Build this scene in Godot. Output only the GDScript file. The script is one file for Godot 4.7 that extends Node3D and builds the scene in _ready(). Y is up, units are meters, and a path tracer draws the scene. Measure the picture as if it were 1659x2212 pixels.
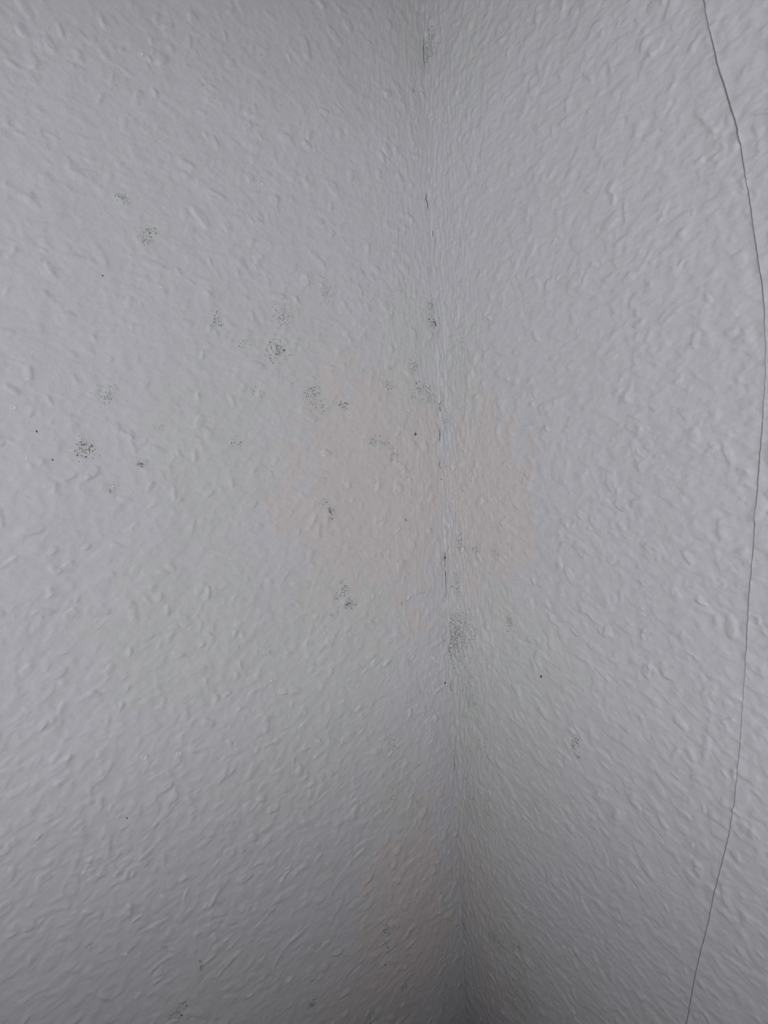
extends Node3D
# A corner of two walls papered with woodchip paper, with specks of mould, cracks in the corner and an open paper seam.
# The corner is the line x = 0, z = 0. wall_left runs along -x (plane z = 0), wall_right along +z (plane x = 0); y is up.

const CELL := 0.0007          # spacing of the relief, metres
const FLAT := 0.0006          # mean height of the paper above the plaster
const LOW := 0.905            # the relief is built between these heights
const HIGH := 1.715
const ROOM_X := 1.15          # inside size of the room
const ROOM_Z := 0.95
const ROOM_Y := 2.45
const SILL := 1.00           # the windows, between these heights
const HEAD := 1.80
const THICK := 0.12

var paper: StandardMaterial3D
var plaster: StandardMaterial3D
var mould_material: StandardMaterial3D
var dirt_material: StandardMaterial3D
var bead_material: StandardMaterial3D
var roots := {}
var fields := {}
var tints := {}
var wide := {}                # number of samples across each field
var tall := 0
var rng := RandomNumberGenerator.new()

func _ready():
	var camera := Camera3D.new()
	camera.name = "camera"
	add_child(camera)
	camera.position = Vector3(-0.27, 1.40, 0.36)
	camera.rotation_order = EULER_ORDER_YXZ
	camera.rotation_degrees = Vector3(-8.0000, -31.5132, -3.1566)
	camera.fov = rad_to_deg(2.0 * atan(1106.0 / 1400.0))
	camera.near = 0.02
	camera.far = 30.0
	camera.current = true

	var environment := Environment.new()
	environment.background_mode = Environment.BG_SKY
	var sky := Sky.new()
	var overcast := ProceduralSkyMaterial.new()
	overcast.sky_top_color = Color(0.70, 0.76, 0.86)
	overcast.sky_horizon_color = Color(0.82, 0.85, 0.90)
	overcast.ground_bottom_color = Color(0.36, 0.36, 0.35)
	overcast.ground_horizon_color = Color(0.62, 0.63, 0.64)
	sky.sky_material = overcast
	environment.sky = sky
	environment.tonemap_mode = Environment.TONE_MAPPER_LINEAR
	environment.tonemap_exposure = 1.0
	environment.sdfgi_enabled = true
	environment.ssao_enabled = true
	environment.ssil_enabled = true
	var world := WorldEnvironment.new()
	world.name = "world"
	world.environment = environment
	add_child(world)

	rng.seed = 7
	make_materials()
	room()
	for side in ["left", "right"]:
		relief(side)
		tints[side] = stains_and_cast(side)
	chips_seen()
	paper_sheets()
	marks()

# ---------------------------------------------------------------- helpers

func part(called: String, mesh: Mesh, material: Material, parent: Node) -> MeshInstance3D:
	var o := MeshInstance3D.new()
	o.name = called
	o.mesh = mesh
	o.material_override = material
	o.cast_shadow = GeometryInstance3D.SHADOW_CASTING_SETTING_ON
	parent.add_child(o, true)
	return o

func structure(called: String, label: String, category: String) -> Node3D:
	var o := Node3D.new()
	o.name = called
	o.set_meta("kind", "structure")
	o.set_meta("label", label)
	o.set_meta("category", category)
	add_child(o, true)
	return o

func box(lo: Vector3, hi: Vector3) -> ArrayMesh:
	var b := BoxMesh.new()
	b.size = hi - lo
	var st := SurfaceTool.new()
	st.append_from(b, 0, Transform3D(Basis(), (lo + hi) / 2.0))
	return st.commit()

func noise(seed_value: int, wavelength: float, octaves := 1) -> FastNoiseLite:
	var n := FastNoiseLite.new()
	n.seed = seed_value
	n.noise_type = FastNoiseLite.TYPE_SIMPLEX_SMOOTH
	n.frequency = 1.0 / wavelength
	n.fractal_type = FastNoiseLite.FRACTAL_FBM if octaves > 1 else FastNoiseLite.FRACTAL_NONE
	n.fractal_octaves = octaves
	return n

func plain(color: Color, roughness: float) -> StandardMaterial3D:
	var m := StandardMaterial3D.new()
	m.albedo_color = color
	m.roughness = roughness
	return m

func make_materials():
	# white emulsion paint over woodchip paper: colour comes from the vertices, the fine roller grain from a normal map
	paper = plain(Color.WHITE, 0.62)
	paper.vertex_color_use_as_albedo = true
	paper.metallic_specular = 0.35
	var grain := NoiseTexture2D.new()
	grain.width = 1024
	grain.height = 1024
	grain.seamless = true
	grain.as_normal_map = true
	grain.bump_strength = 3.0
	grain.generate_mipmaps = true
	var fine := noise(31, 13.0, 3)
	grain.noise = fine
	paper.normal_enabled = true
	paper.normal_texture = grain
	paper.normal_scale = 0.25
	paper.uv1_triplanar = true
	paper.uv1_world_triplanar = true
	paper.uv1_scale = Vector3(10.0, 10.0, 10.0)
	plaster = plain(Color(0.54, 0.535, 0.52), 0.95)
	mould_material = plain(Color(0.29, 0.295, 0.285), 0.95)
	mould_material.vertex_color_use_as_albedo = true
	mould_material.albedo_color = Color.WHITE
	dirt_material = plain(Color(0.24, 0.24, 0.23), 1.0)
	dirt_material.cull_mode = BaseMaterial3D.CULL_DISABLED
	bead_material = plain(Color(0.76, 0.76, 0.755), 0.4)

# ---------------------------------------------------------------- the room

func room():
	var white := plain(Color(0.62, 0.61, 0.60), 0.85)
	var boards := plain(Color(0.42, 0.33, 0.25), 0.6)
	roots.left = structure("wall_left", "left wall of the corner in white woodchip paper with many mould specks", "wall")
	part("plaster", box(Vector3(-ROOM_X, 0, -THICK), Vector3(0, ROOM_Y, 0)), plaster, roots.left)
	roots.right = structure("wall_right", "right wall of the corner in white woodchip paper with an open vertical seam", "wall")
	part("plaster", box(Vector3(0, 0, -THICK), Vector3(THICK, ROOM_Y, ROOM_Z)), plaster, roots.right)
	# two plain walls, each with a window opening, close the small room behind the camera
	var back := structure("wall_back", "plain white wall with a window, opposite the mouldy left wall", "wall")
	back.position = Vector3(0, 0, ROOM_Z)
	pierced(back, -ROOM_X, THICK, -0.60, -0.06, white)
	var side := structure("wall_side", "plain white wall with an added window, opposite the seamed right wall", "wall")
	side.position = Vector3(-ROOM_X, 0, 0)
	side.rotation.y = -PI / 2.0
	pierced(side, -THICK, ROOM_Z + THICK, 0.06, 0.52, white)
	var floor_root := structure("floor", "brown floor below the papered corner, outside the picture", "floor")
	part("floor_slab", box(Vector3(-ROOM_X - THICK, -THICK, -THICK), Vector3(THICK, 0, ROOM_Z + THICK)), boards, floor_root)
	var ceiling := structure("ceiling", "white ceiling above the papered corner, outside the picture", "ceiling")
	part("ceiling_slab", box(Vector3(-ROOM_X - THICK, ROOM_Y, -THICK), Vector3(THICK, ROOM_Y + THICK, ROOM_Z + THICK)), white, ceiling)
	frosted_window("window_1", back, -0.60, -0.06, 1.05, "white framed frosted window in the wall opposite the mouldy left wall")
	frosted_window("window_2", side, 0.06, 0.52, 1.42, "added unseen frosted window that lights the walls, opposite the seamed right wall")  # second light, added unseen to brighten the outer parts of both walls
	added_chest(Transform3D(Basis(), Vector3(-0.34, 0, ROOM_Z)), 0.60, 0.39, 1.235, "added unseen dark brown chest that blocks light from the window opposite the mouldy wall")  # both chests are added only to shade the lower corner
	added_chest(Transform3D(Basis(Vector3.UP, -PI / 2.0), Vector3(-ROOM_X, 0, 0.275)), 0.44, 0.48, 1.262, "added unseen dark brown chest that blocks light from the window opposite the seamed wall")
	added_cupboard(Transform3D(Basis(), Vector3(-0.34, 1.565, ROOM_Z)), 0.60, "added unseen brown cupboard that blocks light from the window opposite the mouldy wall")  # both cupboards are added only to shade the upper corner
	added_cupboard(Transform3D(Basis(Vector3.UP, -PI / 2.0), Vector3(-ROOM_X, 1.565, 0.275)), 0.44, "added unseen brown cupboard that blocks light from the window opposite the seamed wall")

# a wall along its own x, its inner face at z = 0, with an opening from x0 to x1
func pierced(wall: Node3D, lo: float, hi: float, x0: float, x1: float, material: Material):
	part("panel", box(Vector3(lo, 0, 0), Vector3(hi, SILL, THICK)), material, wall)
	part("panel", box(Vector3(lo, HEAD, 0), Vector3(hi, ROOM_Y, THICK)), material, wall)
	part("panel", box(Vector3(lo, SILL, 0), Vector3(x0, HEAD, THICK)), material, wall)
	part("panel", box(Vector3(x1, SILL, 0), Vector3(hi, HEAD, THICK)), material, wall)

# a frosted window in an opening of a wall: overcast daylight comes through the whole pane
func frosted_window(called: String, wall: Node3D, x0: float, x1: float, energy: float, label: String):
	var w := structure(called, label, "window")
	w.transform = wall.transform
	var lo := Vector3(x0, SILL, 0.04)
	var hi := Vector3(x1, HEAD, 0.09)
	var frame := plain(Color(0.86, 0.86, 0.85), 0.5)
	var t := 0.03
	part("frame_bar", box(lo, Vector3(hi.x, lo.y + t, hi.z)), frame, w)
	part("frame_bar", box(Vector3(lo.x, hi.y - t, lo.z), hi), frame, w)
	part("frame_bar", box(Vector3(lo.x, lo.y + t, lo.z), Vector3(lo.x + t, hi.y - t, hi.z)), frame, w)
	part("frame_bar", box(Vector3(hi.x - t, lo.y + t, lo.z), Vector3(hi.x, hi.y - t, hi.z)), frame, w)
	var frosted := plain(Color(0.85, 0.87, 0.88), 0.5)
	frosted.emission_enabled = true
	frosted.emission = Color(0.955, 0.96, 1.0)
	frosted.emission_energy_multiplier = 0.8
	part("pane", box(Vector3(lo.x + t, lo.y + t, lo.z + 0.018), Vector3(hi.x - t, hi.y - t, lo.z + 0.026)), frosted, w)
	var daylight := AreaLight3D.new()
	daylight.name = "daylight"
	daylight.area_size = Vector2(hi.x - lo.x - 2.0 * t, hi.y - lo.y - 2.0 * t)
	daylight.position = Vector3((lo.x + hi.x) / 2.0, (lo.y + hi.y) / 2.0, lo.z + 0.012)
	daylight.light_color = Color(0.955, 0.96, 1.0)
	daylight.light_energy = energy
	daylight.area_range = 6.0
	daylight.shadow_enabled = true
	w.add_child(daylight, true)

# added light blockers, unseen behind the camera: they keep the window light off the lower and the upper part of the corner
func added_blocker(called: String, label: String, category: String, at: Transform3D) -> Node3D:
	var o := Node3D.new()
	o.name = called
	o.transform = at
	o.set_meta("label", label)
	o.set_meta("category", category)
	add_child(o, true)
	return o

func added_chest(at: Transform3D, w: float, d: float, h: float, label: String):
	var o := added_blocker("added_chest", label, "chest", at)
	var brown := plain(Color(0.25, 0.19, 0.15), 0.5)
	var steel := plain(Color(0.6, 0.6, 0.6), 0.35)
	steel.metallic = 1.0
	part("body", box(Vector3(-w / 2, 0.06, -d), Vector3(w / 2, h - 0.03, -0.005)), brown, o)
	part("plinth", box(Vector3(-w / 2 + 0.03, 0, -d + 0.03), Vector3(w / 2 - 0.03, 0.06, -0.01)), brown, o)
	part("top", box(Vector3(-w / 2 - 0.01, h - 0.03, -d - 0.02), Vector3(w / 2 + 0.01, h, -0.005)), brown, o)
	for k in 4:
		var y := 0.085 + k * (h - 0.13) / 4.0
		var drawer := part("drawer", box(Vector3(-w / 2 + 0.02, y, -d - 0.018), Vector3(w / 2 - 0.02, y + (h - 0.13) / 4.0 - 0.012, -d)), brown, o)
		part("handle", box(Vector3(-0.07, y + 0.12, -d - 0.04), Vector3(0.07, y + 0.132, -d - 0.018)), steel, drawer)

func added_cupboard(at: Transform3D, w: float, label: String):
	var o := added_blocker("added_cupboard", label, "cupboard", at)
	var brown := plain(Color(0.38, 0.30, 0.24), 0.5)
	var steel := plain(Color(0.6, 0.6, 0.6), 0.35)
	steel.metallic = 1.0
	var d := 0.41
	part("body", box(Vector3(-w / 2, 0, -d + 0.02), Vector3(w / 2, 0.6, -0.002)), brown, o)
	for s in [-1.0, 1.0]:
		var door := part("door", box(Vector3(minf(0.002 * s, w / 2 * s), 0.003, -d), Vector3(maxf(0.002 * s, w / 2 * s), 0.597, -d + 0.018)), brown, o)
		part("handle", box(Vector3(0.04 * s - 0.006, 0.05, -d - 0.025), Vector3(0.04 * s + 0.006, 0.17, -d)), steel, door)

# ---------------------------------------------------------------- the paper

# the open seam of the paper on the right wall: distance from the corner at a height, both in metres
func seam_at(y: float) -> float:
	var mm := PackedVector2Array([Vector2(1598.1, 180.31), Vector2(1579.5, 184.59), Vector2(1561.0, 188.84), Vector2(1550.6, 191.16), Vector2(1538.8, 194.09), Vector2(1526.0, 197.78), Vector2(1506.5, 203.63), Vector2(1491.6, 206.73), Vector2(1475.1, 209.86), Vector2(1462.3, 211.98), Vector2(1443.2, 215.17), Vector2(1427.8, 216.65), Vector2(1411.6, 217.27), Vector2(1390.5, 216.56), Vector2(1370.8, 215.40), Vector2(1347.5, 214.29), Vector2(1333.6, 213.87), Vector2(1314.3, 212.78), Vector2(1284.1, 211.90), Vector2(1251.1, 210.62), Vector2(1221.5, 208.76), Vector2(1203.3, 206.35), Vector2(1190.3, 203.98), Vector2(1180.5, 201.93), Vector2(1168.3, 199.65), Vector2(1157.0, 197.76), Vector2(1138.1, 194.28), Vector2(1118.0, 190.68), Vector2(1088.5, 186.78), Vector2(1061.4, 183.20)])
	var h := y * 1000.0
	if h >= mm[0].x:
		return mm[0].y / 1000.0
	for k in range(1, mm.size()):
		if h >= mm[k].x:
			var t := (h - mm[k].x) / (mm[k - 1].x - mm[k].x)
			var a: float = mm[mini(k + 1, mm.size() - 1)].y
			var d: float = mm[maxi(k - 2, 0)].y
			return cubic_interpolate(mm[k].y, mm[k - 1].y, a, d, t) / 1000.0
	return mm[mm.size() - 1].y / 1000.0

# one woodchip under the paint: a flat-topped splinter, along x (distance from the corner) and y (height), sizes in metres
func chip(side: String, x: float, y: float, length: float, width: float, angle: float, height: float, edge: float, lean: float):
	var f: PackedFloat32Array = fields[side]
	var n: int = wide[side]
	var reach := length * 0.62 + width * 0.3
	var i0 := maxi(0, int((x - reach) / CELL))
	var i1 := mini(n - 1, int((x + reach) / CELL) + 1)
	var j0 := maxi(0, int((y - LOW - reach) / CELL))
	var j1 := mini(tall - 1, int((y - LOW + reach) / CELL) + 1)
	var c := cos(angle)
	var s := sin(angle)
	var half := length * 0.5
	var thin := width * 0.5
	for j in range(j0, j1 + 1):
		var dy := LOW + j * CELL - y
		for i in range(i0, i1 + 1):
			var dx := i * CELL - x
			var a := (dx * c + dy * s) / half
			var b := (dy * c - dx * s) / thin
			b += lean * a * a
			var r := a * a * absf(a) + b * b
			if r < 1.35:
				var t := clampf((1.35 - r) / edge, 0.0, 1.0)
				f[j * n + i] += height * t * t * (3.0 - 2.0 * t) * (1.0 - 0.45 * b)
	fields[side] = f

func relief(side: String):
	var reach := 0.345 if side == "left" else 0.27
	var n := int(reach / CELL) + 2
	wide[side] = n
	tall = int((HIGH - LOW) / CELL) + 2
	var f := PackedFloat32Array()
	f.resize(n * tall)
	var base := 0 if side == "left" else 50
	var swell := noise(base + 1, 0.055, 2)
	var peel := noise(base + 2, 0.0075, 2)
	var stipple := noise(base + 3, 0.0026, 2)
	var strain := noise(base + 4, 0.0034, 2)
	var pulp := noise(base + 5, 0.0105, 3)
	var shreds := noise(base + 6, 0.0058, 2)
	var flat := 0.95 if side == "left" else 0.72
	var amount := 0.00022 if side == "left" else 0.00034
	for j in tall:
		var y := LOW + j * CELL
		for i in n:
			var x := i * CELL
			var h := FLAT + 0.00042 * swell.get_noise_2d(x, y) + 0.00013 * peel.get_noise_2d(x, y) + 0.00003 * stipple.get_noise_2d(x, y)
			# chips lying thick under the paint, run together into shallow plateaus
			var rough := amount * lerpf(1.4, 0.85, smoothstep(1.15, 1.36, y)) if side == "left" else amount   # the left sheet is coarser lower down
			h += rough * smoothstep(-0.18, 0.42, pulp.get_noise_2d(x * flat, y * 1.12))
			h += rough * 0.55 * smoothstep(-0.1, 0.5, shreds.get_noise_2d(x * flat, y * 1.15))
			# paper strained into upright wrinkles where it is pushed into the corner
			if x < 0.075:
				var near := 1.0 - x / 0.075
				h += (0.0003 if side == "left" else 0.0006) * near * strain.get_noise_2d(x * 1.5, y * 0.24)
			f[j * n + i] = h
	fields[side] = f
	var count := 3400 if side == "left" else 2400
	for k in count:
		var length := rng.randf_range(0.003, 0.0085)
		if rng.randf() < 0.08:
			length = rng.randf_range(0.009, 0.014)
		var width := clampf(length * rng.randf_range(0.3, 0.75), 0.0016, 0.005)
		var height := rng.randf_range(0.25, 1.0)
		height = (0.00045 if side == "left" else 0.0005) * height * height
		var y := rng.randf_range(LOW, HIGH)
		if side == "left" and y < 1.25:
			height *= 1.25
		chip(side, rng.randf_range(-0.004, reach), y, length, width, rng.randf_range(0, TAU), height, rng.randf_range(0.9, 1.35), rng.randf_range(-0.3, 0.3))

# the chips that stand out in the photograph: distance from the corner, height, length, width (millimetres), angle, height of the chip
func seen(side: String, x: float, y: float, length: float, width: float, angle: float, strength: float):
	chip(side, x / 1000.0, y / 1000.0, maxf(length, width) / 1000.0 * 1.05, minf(length, width) / 1000.0, angle + (0.0 if length >= width else PI / 2.0), 0.00034 * strength, 0.5, 0.15)

func chips_seen():
	seen("left", 226.5, 1457.8, 8.9, 5.5, 3.01, 0.9)
	seen("left", 211.0, 1526.6, 12.3, 4.6, 3.04, 0.6)
	seen("left", 144.4, 1525.8, 9.6, 2.2, -2.75, 0.9)
	seen("left", 223.1, 1542.4, 6.1, 1.8, -2.78, 0.8)
	seen("left", 185.2, 1578.3, 5.9, 1.9, -2.56, 0.8)
	seen("left", 209.4, 1579.2, 5.4, 2.4, 3.03, 0.7)
	seen("left", 121.3, 1514.4, 5.3, 2.3, -2.66, 0.7)
	seen("left", 123.9, 1529.2, 6.0, 2.0, 3.14, 0.6)
	seen("left", 194.5, 1517.4, 7.6, 4.0, -2.88, 0.7)
	seen("left", 205.0, 1351.5, 5.2, 3.1, 2.41, 0.9)
	seen("left", 239.5, 1335.4, 7.7, 3.4, 2.56, 0.9)
	seen("left", 240.5, 1311.1, 7.4, 3.9, 2.64, 0.9)
	seen("left", 181.2, 1266.4, 11.6, 4.8, -3.12, 0.8)
	seen("left", 135.4, 1327.0, 5.9, 3.4, 3.01, 0.7)
	seen("left", 264.2, 1341.9, 10.1, 2.1, 2.57, 0.8)
	seen("left", 254.6, 1223.8, 6.4, 2.8, 2.93, 1.0)
	seen("left", 250.2, 1196.2, 8.2, 5.2, 2.72, 1.0)
	seen("left", 267.0, 1192.1, 9.6, 3.2, -2.64, 0.9)
	seen("left", 223.8, 1161.5, 10.8, 4.1, -3.12, 0.9)
	seen("left", 171.1, 1147.9, 6.5, 6.3, 3.00, 1.0)
	seen("left", 183.0, 1123.4, 14.1, 2.5, 2.21, 1.0)
	seen("left", 218.4, 1122.7, 16.1, 2.6, 3.06, 1.0)
	seen("left", 215.5, 1098.1, 11.0, 3.5, 2.90, 1.0)
	seen("left", 108.2, 1160.5, 8.0, 2.9, 2.64, 1.0)
	seen("left", 268.3, 1175.6, 6.2, 5.0, 2.99, 1.0)
	seen("left", 248.7, 1168.9, 4.7, 3.6, 3.00, 0.9)
	seen("left", 233.2, 1162.0, 3.7, 3.7, 2.80, 0.8)
	seen("left", 179.5, 1076.8, 14.3, 2.3, 2.60, 0.9)
	seen("left", 228.7, 1174.2, 6.5, 3.5, -3.06, 0.8)
	seen("left", 147.4, 1154.7, 10.1, 3.6, 2.77, 0.7)
	seen("left", 132.2, 1073.3, 17.2, 3.1, 2.80, 0.8)
	seen("left", 218.0, 1166.9, 9.2, 3.1, 2.63, 0.8)
	seen("left", 164.3, 1107.5, 7.6, 3.5, 3.00, 0.7)
	seen("left", 234.2, 1240.8, 6.8, 1.9, -3.05, 0.6)
	seen("left", 214.1, 1130.5, 9.9, 2.4, -2.36, 0.5)
	seen("left", 189.2, 1086.4, 7.9, 2.5, 2.86, 0.8)
	seen("left", 51.1, 1173.6, 15.6, 4.9, 2.61, 0.8)
	seen("left", 19.9, 1169.0, 6.7, 5.9, 2.80, 0.9)
	seen("left", 39.9, 1085.3, 12.4, 5.1, 2.98, 0.9)
	seen("left", 22.8, 1081.5, 6.1, 5.3, 2.95, 1.0)
	seen("left", 54.4, 1075.4, 16.8, 4.3, -2.71, 0.8)
	seen("left", 78.1, 1115.8, 15.5, 4.1, 3.11, 0.8)
	seen("left", 14.1, 1116.8, 7.8, 5.3, -2.86, 0.9)
	seen("left", 66.3, 1131.3, 10.8, 6.2, 2.95, 0.9)
	seen("right", 155.4, 1391.0, 8.9, 5.8, -0.33, 0.9)
	seen("right", 148.3, 1351.7, 7.6, 5.1, -0.51, 1.0)
	seen("right", 142.2, 1364.0, 11.9, 5.7, -1.38, 0.7)
	seen("right", 202.8, 1378.6, 9.2, 3.2, -1.20, 0.9)
	seen("right", 164.0, 1328.9, 4.7, 4.3, -0.15, 0.8)
	seen("right", 156.9, 1360.4, 5.8, 4.9, -0.43, 0.8)
	seen("right", 164.9, 1518.6, 7.0, 2.4, 0.06, 0.9)
	seen("right", 176.2, 1440.3, 8.7, 2.5, 0.59, 0.9)
	seen("right", 135.3, 1528.1, 6.6, 2.3, 1.18, 0.8)
	seen("right", 105.8, 1583.9, 3.5, 2.8, 0.44, 0.5)
	seen("right", 132.7, 1575.5, 6.2, 1.9, 0.24, 0.8)
	seen("right", 37.2, 1604.3, 6.1, 2.9, 0.72, -0.9)
	seen("right", 36.3, 1629.0, 6.7, 2.0, 0.18, -0.7)
	seen("right", 125.3, 1170.6, 19.4, 4.0, 0.46, 0.8)
	seen("right", 145.8, 1181.3, 8.4, 4.2, 0.77, 0.9)
	seen("right", 152.3, 1203.6, 6.9, 4.7, 0.02, 0.9)
	seen("right", 134.1, 1194.6, 14.0, 3.3, 0.12, 0.9)
	seen("right", 156.4, 1379.1, 10.8, 3.4, -1.27, 0.6)
	seen("right", 182.1, 1396.0, 7.0, 3.4, -0.86, 0.7)
	seen("right", 185.1, 1330.5, 7.1, 3.1, -0.86, 0.8)
	seen("right", 157.0, 1427.9, 12.8, 2.1, -1.73, 0.6)
	seen("right", 170.2, 1483.6, 6.7, 2.1, 0.72, 0.7)
	seen("right", 151.4, 1491.0, 10.6, 2.2, -1.48, 0.7)
	seen("right", 162.2, 1465.9, 10.5, 2.2, -2.22, 0.8)
	seen("right", 193.2, 1175.6, 12.0, 2.7, 0.91, 0.8)
	seen("right", 208.4, 1141.7, 8.9, 2.5, 0.09, 0.9)
	seen("right", 216.2, 1179.0, 8.5, 2.4, 0.23, 0.8)
	seen("right", 178.6, 1128.8, 8.2, 2.8, 0.31, 0.9)
	seen("right", 149.8, 1234.5, 6.7, 3.6, -0.33, 0.8)
	seen("right", 118.5, 1219.8, 10.2, 2.6, -0.78, 0.8)
	seen("right", 98.6, 1248.6, 9.7, 2.8, -0.37, 0.8)
	seen("right", 136.0, 1259.2, 9.9, 2.5, -0.54, 0.7)
	seen("right", 102.1, 1280.7, 8.0, 3.7, -0.50, 0.7)
	seen("right", 113.3, 1233.5, 7.6, 3.6, -0.64, 0.9)

func height_at(side: String, x: float, y: float) -> float:
	var n: int = wide[side]
	var f: PackedFloat32Array = fields[side]
	var i := clampi(int(x / CELL), 0, n - 2)
	var j := clampi(int((y - LOW) / CELL), 0, tall - 2)
	var u := clampf(x / CELL - i, 0.0, 1.0)
	var v := clampf((y - LOW) / CELL - j, 0.0, 1.0)
	var k := j * n + i
	return lerpf(lerpf(f[k], f[k + 1], u), lerpf(f[k + n], f[k + n + 1], u), v)

# greenish stains round the mould; the large pinkish and greenish blotches are a colour cast of lens and light, painted into the paper. Each has a ragged outline of its own:
# distance from the corner, height, half sizes (millimetres), which of the two colours
func stains_and_cast(side: String) -> PackedColorArray:
	var all := []
	if side == "left":
		all.append([59.0, 1350.0, 66.0, 88.0, "pink", 0.90])
		all.append([27.0, 1408.0, 26.0, 18.0, "pink", 0.60])
		all.append([48.0, 1049.0, 39.0, 85.0, "pink", 0.90])
		all.append([97.0, 1009.0, 35.0, 32.0, "pink", 0.50])
		all.append([154.0, 1387.0, 40.0, 39.0, "green", 0.70])
		all.append([179.0, 1292.0, 49.0, 51.0, "green", 0.70])
		all.append([94.0, 1242.0, 49.0, 62.0, "green", 0.80])
		all.append([121.0, 1188.0, 49.0, 41.0, "green", 0.50])
		all.append([116.0, 1438.0, 44.0, 37.0, "green", 0.50])
		all.append([24.0, 1456.0, 22.0, 32.0, "green", 0.80])
		all.append([54.0, 1148.0, 25.0, 31.0, "green", 0.70])
		all.append([3.0, 1630.0, 24.0, 24.0, "green", 0.50])
		all.append([30.0, 1411.0, 15.0, 18.0, "green", 0.50])
		all.append([183.0, 1067.0, 31.0, 25.0, "green", 0.40])
		all.append([183.0, 1501.0, 5.5, 5.5, "green", 0.75])
		all.append([194.0, 1518.0, 4.7, 3.0, "green", 0.64])
		all.append([110.0, 1463.0, 6.2, 6.6, "green", 0.75])
		all.append([116.0, 1444.0, 8.0, 6.6, "green", 0.94])
		all.append([150.0, 1460.0, 3.6, 4.0, "green", 0.75])
		all.append([136.0, 1448.0, 4.4, 4.4, "green", 0.64])
		all.append([82.0, 1478.0, 5.4, 7.7, "green", 0.68])
		all.append([96.0, 1419.0, 5.0, 5.4, "green", 0.98])
		all.append([91.0, 1412.0, 7.8, 5.4, "green", 0.64])
		all.append([74.0, 1410.0, 3.3, 3.9, "green", 1.00])
		all.append([225.0, 1394.0, 5.4, 5.1, "green", 0.82])
		all.append([213.0, 1422.0, 4.1, 5.0, "green", 0.71])
		all.append([198.0, 1385.0, 3.0, 3.0, "green", 0.79])
		all.append([214.0, 1374.0, 3.4, 3.0, "green", 0.60])
		all.append([133.0, 1420.0, 4.9, 4.2, "green", 0.52])
		all.append([146.0, 1393.0, 4.4, 3.9, "green", 0.60])
		all.append([187.0, 1403.0, 3.9, 3.7, "green", 0.54])
		all.append([154.0, 1456.0, 3.0, 3.0, "green", 0.52])
		all.append([51.0, 1387.0, 10.5, 3.8, "green", 0.82])
		all.append([41.0, 1378.0, 4.5, 4.5, "green", 0.75])
		all.append([89.0, 1345.0, 3.2, 4.4, "green", 1.00])
		all.append([94.0, 1351.0, 3.2, 3.0, "green", 0.64])
		all.append([83.0, 1296.0, 3.7, 4.5, "green", 0.94])
		all.append([81.0, 1285.0, 6.2, 3.9, "green", 0.98])
		all.append([89.0, 1290.0, 3.7, 3.0, "green", 0.86])
		all.append([92.0, 1278.0, 5.3, 3.9, "green", 0.68])
		all.append([41.0, 1423.0, 5.8, 5.4, "green", 0.79])
		all.append([16.0, 1420.0, 8.0, 4.9, "green", 0.86])
		all.append([8.0, 1413.0, 7.7, 5.7, "green", 0.79])
		all.append([23.0, 1415.0, 5.1, 4.2, "green", 0.75])
		all.append([3.0, 1465.0, 4.3, 9.7, "green", 0.98])
		all.append([7.0, 1472.0, 4.2, 7.5, "green", 0.68])
		all.append([20.0, 1436.0, 4.6, 4.5, "green", 0.86])
		all.append([11.0, 1604.0, 3.0, 3.0, "green", 0.75])
		all.append([31.0, 1328.0, 4.7, 5.8, "green", 0.56])
		all.append([30.0, 1366.0, 3.0, 4.3, "green", 0.75])
		all.append([54.0, 1179.0, 6.7, 9.4, "green", 0.75])
		all.append([56.0, 1144.0, 9.7, 11.1, "green", 0.56])
		all.append([37.0, 1133.0, 4.2, 3.3, "green", 0.86])
		all.append([67.0, 1039.0, 3.8, 9.2, "green", 0.94])
		all.append([210.0, 1063.0, 5.7, 4.2, "green", 0.94])
		all.append([195.0, 1084.0, 3.1, 4.3, "green", 0.75])
		all.append([127.0, 1021.0, 3.7, 4.4, "green", 0.98])
		all.append([84.0, 984.0, 10.6, 6.4, "green", 0.82])
		all.append([54.0, 993.0, 3.1, 3.5, "green", 0.98])
		all.append([215.0, 1107.0, 3.6, 3.1, "green", 0.60])
		all.append([120.0, 1059.0, 3.0, 3.0, "green", 0.75])
		all.append([110.0, 1113.0, 7.0, 5.4, "green", 0.52])
		all.append([252.0, 1127.0, 3.0, 3.0, "green", 0.60])
		all.append([38.0, 1277.0, 3.0, 3.0, "green", 0.82])
		all.append([22.0, 1281.0, 3.0, 3.0, "green", 0.82])
		all.append([17.0, 963.0, 6.6, 9.2, "green", 0.75])
	else:
		all.append([45.0, 1344.0, 44.0, 63.0, "pink", 0.90])
		all.append([23.0, 1291.0, 19.0, 29.0, "pink", 0.50])
		all.append([21.0, 1069.0, 24.0, 52.0, "pink", 0.70])
		all.append([32.0, 987.0, 17.0, 23.0, "pink", 0.60])
		all.append([66.0, 1248.0, 47.0, 49.0, "green", 0.80])
		all.append([67.0, 1161.0, 39.0, 52.0, "green", 0.70])
		all.append([26.0, 1429.0, 23.0, 32.0, "green", 0.60])
		all.append([37.0, 1083.0, 22.0, 64.0, "green", 0.40])
		all.append([12.0, 1184.0, 23.0, 46.0, "green", 0.80])
		all.append([54.0, 1040.0, 24.0, 29.0, "green", 0.60])
		all.append([41.0, 1606.0, 20.0, 27.0, "green", 0.50])
		all.append([5.0, 1630.0, 7.4, 10.4, "green", 0.75])
		all.append([25.0, 1443.0, 6.4, 9.3, "green", 0.54])
		all.append([11.0, 1250.0, 11.5, 13.2, "green", 0.94])
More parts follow.
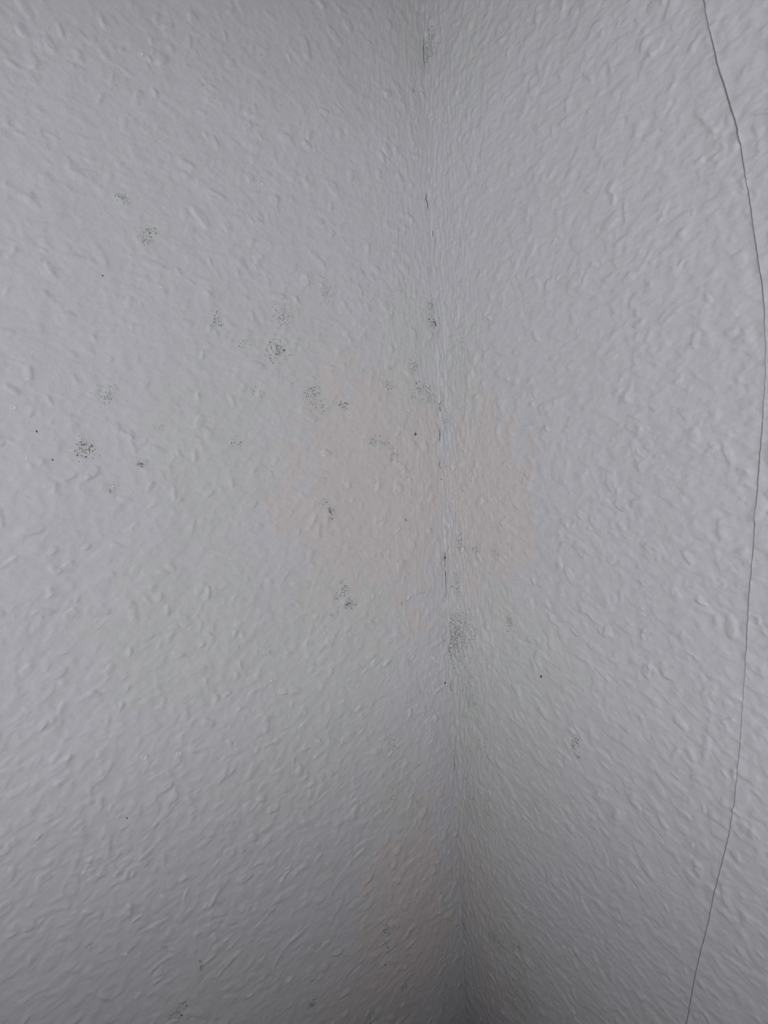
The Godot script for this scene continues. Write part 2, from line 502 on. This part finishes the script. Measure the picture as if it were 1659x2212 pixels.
		all.append([6.0, 1239.0, 6.7, 13.4, "green", 0.86])
		all.append([22.0, 1260.0, 10.5, 13.6, "green", 0.68])
		all.append([64.0, 1269.0, 5.0, 5.9, "green", 0.64])
		all.append([18.0, 1314.0, 4.9, 7.0, "green", 0.79])
		all.append([34.0, 1312.0, 4.6, 3.9, "green", 0.71])
		all.append([54.0, 1313.0, 4.2, 3.4, "green", 0.61])
		all.append([11.0, 1284.0, 4.9, 8.4, "green", 0.75])
		all.append([116.0, 1212.0, 4.2, 4.2, "green", 0.71])
		all.append([118.0, 1204.0, 3.0, 3.0, "green", 0.56])
		all.append([15.0, 1221.0, 12.8, 17.6, "green", 0.68])
		all.append([23.0, 1205.0, 11.1, 14.8, "green", 0.61])
		all.append([19.0, 1121.0, 13.5, 16.6, "green", 0.68])
		all.append([35.0, 1129.0, 6.9, 8.8, "green", 0.68])
		all.append([42.0, 1032.0, 8.3, 7.2, "green", 0.68])
		all.append([62.0, 1003.0, 15.8, 14.9, "green", 0.68])
		all.append([29.0, 1177.0, 12.7, 17.7, "green", 0.60])
		all.append([84.0, 1156.0, 4.6, 6.5, "green", 0.56])
		all.append([29.0, 1458.0, 3.0, 4.6, "green", 0.56])
		all.append([63.0, 1042.0, 5.3, 4.8, "green", 0.68])
		all.append([6.0, 1397.0, 3.2, 8.6, "green", 0.71])
	var n := 125
	var rows := 274
	var ragged := noise(71 if side == "left" else 72, 26.0, 3)
	var clear := Color(0.46, 0.46, 0.458)
	var grid := PackedColorArray()
	grid.resize(n * rows)
	for j in rows:
		for i in n:
			var x := i * 3.0
			var y := LOW * 1000.0 + j * 3.0
			var c := clear
			for b in all:
				if absf(x - b[0]) > b[2] * 1.9 + 1.0 or absf(y - b[1]) > b[3] * 1.9 + 1.0:
					continue
				var away := Vector2((x - b[0]) / b[2], (y - b[1]) / b[3]).length()
				var m := smoothstep(-0.08, 0.14, 1.0 - away + 0.75 * ragged.get_noise_2d(x + b[1], y))
				c = c.lerp(Color(0.457, 0.461, 0.432) if b[4] == "green" else Color(0.480, 0.449, 0.422), m * b[5])
			grid[j * n + i] = c
	return grid

func tint_at(grid: PackedColorArray, x: float, y: float) -> Color:
	var a := clampf(x / 0.003, 0.0, 123.0)
	var b := clampf((y - LOW) / 0.003, 0.0, 272.0)
	var i := int(a)
	var j := int(b)
	var k := j * 125 + i
	return grid[k].lerp(grid[k + 1], a - i).lerp(grid[k + 125].lerp(grid[k + 126], a - i), b - j)

# how far the paper stands off its wall, with the rounded corner and the lap of the left sheet over the right wall
func stand(side: String, x: float, y: float) -> float:
	var h := height_at(side, x, y)
	var r := 0.0009
	if x < r:
		h += r - sqrt(r * r - (r - x) * (r - x))
	if side == "right":
		var lap := 0.0085 + 0.0025 * sin(y * 9.0) + 0.0006 * sin(y * 61.0)
		h += 0.00022 * (1.0 - smoothstep(lap - 0.0006, lap + 0.0006, x))
	return h

func place(side: String, x: float, y: float, h: float) -> Vector3:
	return Vector3(-x, y, h) if side == "left" else Vector3(-h, y, x)

# a sheet of paper between two edges (functions of height), its relief taken from the field of its wall
func sheet(side: String, from_edge: Callable, to_edge: Callable, columns: int, curl_from: bool, curl_to: bool) -> ArrayMesh:
	var rows := tall - 3
	var points := PackedVector3Array()
	var normals := PackedVector3Array()
	var colors := PackedColorArray()
	var cols := columns + 3                       # a turned-down edge on either side
	points.resize(rows * cols)
	normals.resize(rows * cols)
	colors.resize(rows * cols)
	var mottle := noise(93 if side == "left" else 94, 0.009, 3)
	var speck := noise(95 if side == "left" else 96, 0.0016, 2)
	for j in rows:
		var y := LOW + (j + 1) * CELL
		var x0: float = from_edge.call(y)
		var x1: float = to_edge.call(y)
		for i in cols:
			var t := clampf(float(i - 1) / columns, 0.0, 1.0)
			var x := lerpf(x0, x1, t)
			var h := stand(side, x, y)
			if curl_from:
				h += 0.00016 * exp(-(x - x0) / 0.0012)
			if curl_to:
				h += 0.00016 * exp(-(x1 - x) / 0.0012)
			var k := j * cols + i
			if i == 0 or i == cols - 1:
				h = 0.0
			points[k] = place(side, x, y, h)
			var g := 1.0 + 0.018 * mottle.get_noise_2d(x, y) + 0.022 * speck.get_noise_2d(x, y)
			var tone := tint_at(tints[side], x, y)
			colors[k] = Color(tone.r * g, tone.g * g, tone.b * g)
	for j in rows:
		for i in cols:
			var k := j * cols + i
			var l := k - 1 if i > 1 else k
			var r := k + 1 if i < cols - 2 else k
			var d := k - cols if j > 0 else k
			var u := k + cols if j < rows - 1 else k
			if i == 0:
				l = k + 1
				r = k + 2
			if i == cols - 1:
				l = k - 2
				r = k - 1
			var across := points[r] - points[l]
			var up := points[u] - points[d]
			var nrm := up.cross(across) if side == "left" else across.cross(up)
			if i == 0 or i == cols - 1:
				nrm = Vector3(0, 0, 1) if side == "left" else Vector3(-1, 0, 0)
			nrm = nrm.normalized()
			if nrm.dot(Vector3(-1, 0, 1)) < 0.0:
				nrm = -nrm
			normals[k] = nrm
	var index := PackedInt32Array()
	index.resize((rows - 1) * (cols - 1) * 6)
	var at := 0
	for j in rows - 1:
		for i in cols - 1:
			var a := j * cols + i
			var b := a + 1
			var c := a + cols
			var e := c + 1
			var quad := [a, b, c, b, e, c] if side == "left" else [a, c, b, b, c, e]
			for q in quad:
				index[at] = q
				at += 1
	var arrays := []
	arrays.resize(Mesh.ARRAY_MAX)
	arrays[Mesh.ARRAY_VERTEX] = points
	arrays[Mesh.ARRAY_NORMAL] = normals
	arrays[Mesh.ARRAY_COLOR] = colors
	arrays[Mesh.ARRAY_INDEX] = index
	var mesh := ArrayMesh.new()
	mesh.add_surface_from_arrays(Mesh.PRIMITIVE_TRIANGLES, arrays)
	return mesh

# the paper farther along a wall, out of the picture, without modelled chips
func far_sheet(side: String, x0: float, x1: float, y0: float, y1: float) -> ArrayMesh:
	var st := SurfaceTool.new()
	st.begin(Mesh.PRIMITIVE_TRIANGLES)
	st.set_color(Color(0.46, 0.46, 0.458))
	st.set_normal(Vector3(0, 0, 1) if side == "left" else Vector3(-1, 0, 0))
	var a := place(side, x0, y0, FLAT)
	var b := place(side, x1, y0, FLAT)
	var c := place(side, x1, y1, FLAT)
	var d := place(side, x0, y1, FLAT)
	for p in ([a, b, c, a, c, d] if side == "left" else [a, c, b, a, d, c]):
		st.add_vertex(p)
	return st.commit()

func paper_sheets():
	var zero := func(_y): return 0.0
	var left_end := func(_y): return 0.34
	var right_end := func(_y): return 0.265
	var seam_near := func(y): return seam_at(y) - 0.00022 - 0.0002 * smoothstep(1.44, 1.52, y) - 0.00012 * sin(y * 70.0) * sin(y * 23.0)
	var seam_far := func(y): return seam_at(y) + 0.00024 + 0.0002 * smoothstep(1.44, 1.52, y) + 0.00014 * sin(y * 53.0 + 1.0) * sin(y * 31.0)
	part("wallpaper_strip", sheet("left", zero, left_end, int(0.34 / CELL), false, false), paper, roots.left)
	part("wallpaper_strip", sheet("right", zero, seam_near, int(0.215 / CELL), false, true), paper, roots.right)
	part("wallpaper_strip", sheet("right", seam_far, right_end, int(0.06 / CELL), true, false), paper, roots.right)
	var low := LOW + CELL
	var high := LOW + (tall - 3) * CELL
	for side in ["left", "right"]:
		var end := 0.34 if side == "left" else 0.265
		var far := ROOM_X if side == "left" else ROOM_Z
		part("wallpaper_strip", far_sheet(side, end, far, low, high), paper, roots[side])
		part("wallpaper_strip", far_sheet(side, 0.0, far, 0.0, low), paper, roots[side])
		part("wallpaper_strip", far_sheet(side, 0.0, far, high, ROOM_Y), paper, roots[side])

# ---------------------------------------------------------------- mould, cracks and beads of paint

# a small flat grain lying on the paper
func grain_on(st: SurfaceTool, side: String, x: float, y: float, radius: float, stretch: float, angle: float, color: Color):
	var ring := []
	var sides := 7
	for k in sides:
		var a := TAU * k / sides
		var r := radius * rng.randf_range(0.7, 1.2)
		var p := Vector2(cos(a) * r * stretch, sin(a) * r).rotated(angle)
		var q := Vector2(maxf(x + p.x, 0.0), y + p.y)
		ring.append(place(side, q.x, q.y, stand(side, q.x, q.y) + 0.00003))
	var top := place(side, maxf(x, 0.0), y, stand(side, maxf(x, 0.0), y) + 0.00003 + radius * 0.3)
	var out := Vector3(0, 0, 1) if side == "left" else Vector3(-1, 0, 0)
	st.set_color(color)
	for k in sides:
		st.set_normal(out)
		var a: Vector3 = ring[k]
		var b: Vector3 = ring[(k + 1) % sides]
		for p in ([top, a, b] if side == "left" else [top, b, a]):
			st.add_vertex(p)

# a colony of mould: centre, half sizes (millimetres), number of grains, how dark
func mould(side: String, x: float, y: float, rx: float, ry: float, count: int, dark: float):
	var st := SurfaceTool.new()
	st.begin(Mesh.PRIMITIVE_TRIANGLES)
	var hubs := []
	for k in 4 + count / 5:
		hubs.append(Vector2(rng.randfn(0, 0.6), rng.randfn(0, 0.6)).limit_length(1.1))
	for k in int(count * (2.3 if side == "left" else 3.8)):
		var p: Vector2 = hubs[rng.randi() % hubs.size()] + Vector2(rng.randfn(0, 0.24), rng.randfn(0, 0.24))
		if rng.randf() < 0.33:
			p = Vector2(rng.randfn(0, 0.6), rng.randfn(0, 0.6))
		var size := rng.randf_range(0.00008, 0.00021) * (0.75 + 0.5 * dark)
		if rng.randf() < 0.08:
			size *= 1.6
		var shade := clampf(0.245 - 0.18 * dark + rng.randf_range(-0.05, 0.05), 0.025, 0.6)
		grain_on(st, side, absf(x + p.x * rx) / 1000.0, (y + p.y * ry) / 1000.0, size, rng.randf_range(1.0, 2.2), rng.randf_range(0, PI), Color(shade, shade * 1.02, shade * 0.97))
	var o := part("mould_patch", st.commit(), mould_material, roots[side])
	o.set_meta("label", "dark grey mould specks in a tight cluster" if dark > 0.65 else "faint grey mould specks in a loose cluster")

# a fine dark crack along points (distance from the corner, height; millimetres). Points are on the left wall unless the side says otherwise.
func crack(side: String, path: Array, width: float):
	var st := SurfaceTool.new()
	st.begin(Mesh.PRIMITIVE_TRIANGLES)
	var pts := []
	for k in path.size() - 1:
		var steps := maxi(2, int(path[k].distance_to(path[k + 1]) / 0.8))
		for s in steps:
			pts.append(path[k].lerp(path[k + 1], float(s) / steps) + Vector2(rng.randfn(0, 0.09), 0))
	pts.append(path[path.size() - 1])
	var out := Vector3(0, 0, 1) if side == "left" else Vector3(-1, 0, 0)
	st.set_normal(out)
	var rows := []
	for k in pts.size():
		var p: Vector2 = pts[k]
		var ahead: Vector2 = pts[mini(k + 1, pts.size() - 1)] - pts[maxi(k - 1, 0)]
		var across := ahead.normalized().orthogonal()
		var w := width * (0.35 + 0.65 * sin(PI * (k + 0.35) / (pts.size() - 0.3))) * rng.randf_range(0.6, 1.25)
		var row := []
		for e in [-1.0, 0.0, 1.0]:
			var q: Vector2 = (p + across * w * e) / 1000.0
			q.x = maxf(q.x, 0.0)
			row.append(place(side, q.x, q.y, stand(side, q.x, q.y) + (0.00004 if e != 0.0 else 0.00008)))
		rows.append(row)
	for k in rows.size() - 1:
		for e in 2:
			for p in [rows[k][e], rows[k][e + 1], rows[k + 1][e], rows[k][e + 1], rows[k + 1][e + 1], rows[k + 1][e]]:
				st.add_vertex(p)
	part("corner_crack", st.commit(), dirt_material, roots[side]).set_meta("label", "fine dark crack in the paint of the corner")

# a single dark grain (millimetres)
func dot(side: String, x: float, y: float, radius: float):
	var st := SurfaceTool.new()
	st.begin(Mesh.PRIMITIVE_TRIANGLES)
	grain_on(st, side, x / 1000.0, y / 1000.0, radius / 1000.0, 1.15, 1.5, Color(0.11, 0.11, 0.107))
	part("dark_speck", st.commit(), mould_material, roots[side]).set_meta("label", "single round dark speck")

# a burst bubble in the paint: a raised ring with a sunken middle (millimetres)
func bubble(side: String, x: float, y: float, radius: float):
	var st := SurfaceTool.new()
	st.begin(Mesh.PRIMITIVE_TRIANGLES)
	var r := radius / 1000.0
	var profile := [Vector2(1.0, -0.05), Vector2(0.93, 0.14), Vector2(0.8, 0.22), Vector2(0.66, 0.14), Vector2(0.5, 0.02), Vector2(0.0, 0.01)]
	var sides := 20
	st.set_smooth_group(0)
	var h := stand(side, x / 1000.0, y / 1000.0)
	for k in sides:
		for s in profile.size() - 1:
			var quad := []
			for c in [[k, s], [k + 1, s], [k, s + 1], [k + 1, s + 1]]:
				var a: float = TAU * c[0] / sides
				var d: Vector2 = profile[c[1]]
				quad.append(place(side, x / 1000.0 + cos(a) * d.x * r, y / 1000.0 + sin(a) * d.x * r, h + d.y * r))
			for q in ([0, 1, 2, 1, 3, 2] if side == "left" else [0, 2, 1, 1, 2, 3]):
				st.add_vertex(quad[q])
	st.generate_normals()
	part("paint_bubble", st.commit(), bead_material, roots[side]).set_meta("label", "tiny ring of a burst paint bubble")

func marks():
	mould("left", 183.3, 1501.0, 4.4, 4.8, 46, 0.60)
	mould("left", 193.9, 1518.2, 3.7, 2.4, 26, 0.45)
	mould("left", 110.3, 1463.2, 4.9, 5.7, 52, 0.60)
	mould("left", 116.3, 1443.9, 6.4, 5.8, 56, 0.85)
	mould("left", 150.5, 1460.3, 2.9, 3.5, 24, 0.60)
	mould("left", 136.2, 1447.6, 3.6, 3.8, 18, 0.45)
	mould("left", 82.4, 1478.2, 4.4, 6.7, 34, 0.50)
	mould("left", 96.2, 1419.2, 4.0, 4.7, 34, 0.90)
	mould("left", 91.1, 1412.4, 6.3, 4.7, 34, 0.45)
	mould("left", 74.3, 1410.2, 2.6, 3.4, 22, 0.95)
	mould("left", 224.9, 1394.1, 4.3, 4.4, 52, 0.70)
	mould("left", 213.2, 1421.6, 3.3, 4.4, 36, 0.55)
	mould("left", 198.2, 1384.7, 2.1, 2.4, 20, 0.65)
	mould("left", 214.3, 1373.7, 2.7, 1.9, 16, 0.40)
	mould("left", 132.6, 1419.6, 3.9, 3.7, 16, 0.30)
	mould("left", 146.0, 1392.6, 3.5, 3.4, 16, 0.40)
	mould("left", 187.3, 1402.6, 3.1, 3.2, 16, 0.32)
	mould("left", 154.2, 1456.5, 1.5, 2.0, 6, 0.30)
	mould("left", 51.1, 1387.2, 8.4, 3.3, 40, 0.70)
	mould("left", 41.0, 1377.8, 3.6, 3.9, 22, 0.60)
	mould("left", 89.1, 1345.5, 2.6, 3.8, 22, 1.00)
	mould("left", 93.8, 1351.3, 2.5, 2.6, 14, 0.45)
	mould("left", 82.8, 1295.5, 3.0, 4.0, 26, 0.85)
	mould("left", 80.5, 1284.6, 5.0, 3.4, 34, 0.90)
	mould("left", 88.6, 1290.2, 2.9, 2.4, 14, 0.75)
	mould("left", 92.1, 1278.4, 4.2, 3.3, 20, 0.50)
	mould("left", 41.0, 1422.6, 4.6, 4.7, 30, 0.65)
	mould("left", 15.5, 1420.4, 6.4, 4.3, 34, 0.75)
	mould("left", 8.3, 1412.8, 6.2, 4.9, 38, 0.65)
	mould("left", 22.5, 1415.4, 4.1, 3.6, 14, 0.60)
	mould("left", 3.1, 1465.2, 3.4, 8.4, 36, 0.90)
	mould("left", 7.3, 1471.6, 3.4, 6.5, 26, 0.50)
	mould("left", 20.2, 1435.5, 3.7, 3.9, 22, 0.75)
	mould("left", 30.4, 1478.7, 6.0, 10.3, 34, 0.25)
	mould("right", 5.1, 1629.8, 6.0, 9.1, 48, 0.60)
	mould("left", 10.7, 1604.1, 1.7, 1.4, 8, 0.60)
	mould("left", 31.5, 1327.8, 3.7, 5.1, 10, 0.35)
	mould("left", 30.3, 1365.9, 1.9, 3.7, 9, 0.60)
	mould("left", 53.9, 1178.6, 5.4, 8.1, 30, 0.60)
	mould("left", 56.0, 1144.4, 7.8, 9.7, 36, 0.35)
	mould("left", 37.2, 1132.8, 3.3, 2.8, 12, 0.75)
	mould("left", 67.3, 1039.1, 3.1, 8.0, 38, 0.85)
	mould("left", 210.5, 1063.0, 4.6, 3.7, 42, 0.85)
	mould("left", 194.5, 1083.7, 2.5, 3.7, 22, 0.60)
	mould("left", 127.0, 1020.9, 3.0, 3.8, 26, 0.90)
	mould("left", 83.6, 984.3, 8.5, 5.6, 40, 0.70)
	mould("left", 54.4, 992.6, 2.4, 3.0, 18, 0.90)
	mould("left", 215.2, 1106.8, 2.8, 2.7, 12, 0.40)
	mould("left", 119.7, 1059.0, 2.1, 2.4, 10, 0.60)
	mould("left", 110.5, 1113.3, 5.6, 4.7, 14, 0.30)
	mould("left", 252.3, 1127.1, 2.1, 2.5, 12, 0.40)
	mould("left", 37.5, 1277.4, 1.8, 2.3, 8, 0.70)
	mould("left", 22.3, 1281.0, 2.3, 2.0, 8, 0.70)
	mould("right", 24.8, 1443.5, 5.1, 8.1, 26, 0.32)
	mould("right", 10.5, 1250.4, 9.2, 11.5, 120, 0.85)
	mould("right", 6.1, 1239.0, 5.4, 11.6, 60, 0.75)
	mould("right", 22.3, 1260.0, 8.4, 11.8, 60, 0.50)
	mould("right", 63.9, 1268.6, 4.0, 5.1, 38, 0.45)
	mould("right", 18.5, 1314.4, 3.9, 6.1, 26, 0.65)
	mould("right", 33.9, 1312.5, 3.7, 3.4, 18, 0.55)
	mould("right", 54.2, 1313.3, 3.4, 3.0, 16, 0.42)
	mould("right", 11.0, 1283.6, 3.9, 7.3, 28, 0.60)
	mould("right", 116.1, 1211.7, 3.3, 3.7, 28, 0.55)
	mould("right", 118.0, 1203.7, 2.1, 2.3, 12, 0.35)
	mould("right", 15.0, 1221.1, 10.2, 15.3, 70, 0.50)
	mould("right", 23.2, 1205.1, 8.9, 12.9, 50, 0.42)
	mould("right", 18.5, 1120.9, 10.8, 14.4, 70, 0.50)
	mould("right", 35.1, 1129.3, 5.5, 7.7, 26, 0.50)
	mould("right", 41.7, 1031.6, 6.7, 6.2, 34, 0.50)
	mould("right", 61.6, 1003.3, 12.7, 13.0, 80, 0.50)
	mould("right", 29.1, 1176.7, 10.2, 15.4, 60, 0.40)
	mould("right", 83.7, 1155.9, 3.7, 5.6, 18, 0.35)
	mould("right", 29.4, 1457.8, 1.8, 4.0, 6, 0.35)
	mould("right", 63.0, 1041.7, 4.2, 4.2, 22, 0.50)
	mould("left", 17.0, 962.9, 5.3, 8.0, 40, 0.60)
	mould("right", 6.0, 1396.8, 2.6, 7.5, 20, 0.55)
	crack("left", [Vector2(1.3, 1637.0), Vector2(1.7, 1630.4), Vector2(1.7, 1625.0), Vector2(1.2, 1620.2)], 0.26)
	crack("left", [Vector2(3.6, 1544.7), Vector2(5.0, 1540.5), Vector2(3.6, 1538.4), Vector2(4.2, 1534.1)], 0.26)
	crack("right", [Vector2(1.5, 1521.7), Vector2(1.2, 1517.7)], 0.26)
	crack("left", [Vector2(1.6, 1464.6), Vector2(1.5, 1460.4)], 0.26)
	crack("right", [Vector2(2.3, 1411.2), Vector2(0.6, 1408.2), Vector2(1.4, 1405.3), Vector2(0.0, 1403.2), Vector2(0.0, 1399.8)], 0.26)
	crack("left", [Vector2(1.2, 1392.0), Vector2(1.6, 1385.7), Vector2(2.1, 1383.5)], 0.26)
	crack("left", [Vector2(2.8, 1370.2), Vector2(3.3, 1367.4), Vector2(2.2, 1365.3)], 0.26)
	crack("left", [Vector2(2.2, 1358.3), Vector2(0.7, 1356.8)], 0.26)
	crack("left", [Vector2(0.7, 1310.4), Vector2(1.5, 1302.6), Vector2(1.6, 1293.9), Vector2(1.6, 1284.5), Vector2(1.8, 1273.0)], 0.26)
	crack("right", [Vector2(0.0, 1252.2), Vector2(0.0, 1244.1), Vector2(0.2, 1238.4), Vector2(1.4, 1232.5)], 0.26)
	crack("left", [Vector2(0.4, 1219.6), Vector2(0.9, 1209.2), Vector2(1.5, 1205.9), Vector2(0.1, 1199.8)], 0.26)
	crack("left", [Vector2(1.4, 1174.1), Vector2(1.3, 1168.0), Vector2(0.3, 1161.2), Vector2(1.2, 1143.2), Vector2(0.0, 1141.6), Vector2(0.0, 1140.2)], 0.26)
	crack("right", [Vector2(0.0, 1020.6), Vector2(3.5, 1018.2), Vector2(4.9, 1013.7)], 0.26)
	crack("left", [Vector2(0.8, 998.0), Vector2(0.6, 993.1), Vector2(0.0, 990.7), Vector2(0.0, 988.4)], 0.26)
	crack("left", [Vector2(0.1, 974.4), Vector2(0.8, 961.7), Vector2(0.7, 953.6), Vector2(0.0, 948.0)], 0.26)
	dot("left", 1.5, 1302.2, 1.10)
	dot("left", 21.8, 1390.0, 1.09)
	dot("left", 239.9, 1389.9, 0.52)
	dot("left", 245.2, 1404.1, 0.55)
	dot("left", 207.2, 1479.6, 0.53)
	dot("right", 90.5, 1243.1, 0.96)
	dot("left", 69.5, 1017.8, 0.71)
	dot("left", 6.3, 1211.0, 0.90)
	dot("left", 1.0, 1462.2, 0.89)
	dot("left", 33.0, 1333.3, 0.68)
	dot("left", 6.2, 1465.1, 0.74)
	dot("left", 225.5, 1192.3, 0.50)
	bubble("left", 177.8, 1588.2, 1.18)
	bubble("left", 62.9, 1619.4, 1.36)
	bubble("left", 118.2, 1534.8, 1.03)
	bubble("left", 251.6, 1391.9, 1.05)
	bubble("left", 213.2, 1224.0, 1.77)
	bubble("left", 194.7, 1219.7, 1.45)
	bubble("left", 108.9, 1200.3, 1.41)
	bubble("left", 212.2, 1139.5, 1.18)
	bubble("left", 234.6, 1114.4, 1.14)
	bubble("left", 172.6, 1082.0, 1.22)
	bubble("left", 266.8, 1268.2, 0.99)
	bubble("left", 137.1, 1248.0, 1.02)
	bubble("left", 151.3, 1253.2, 0.85)
	bubble("left", 136.7, 1252.9, 0.87)
	bubble("left", 16.2, 1232.6, 1.46)
	bubble("left", 213.9, 1373.7, 0.93)
	bubble("left", 173.9, 1515.9, 0.78)
	bubble("left", 179.6, 1475.6, 0.94)
	bubble("left", 185.5, 1099.1, 0.96)
	bubble("left", 202.9, 1054.4, 1.11)
	bubble("left", 253.9, 1416.0, 1.23)
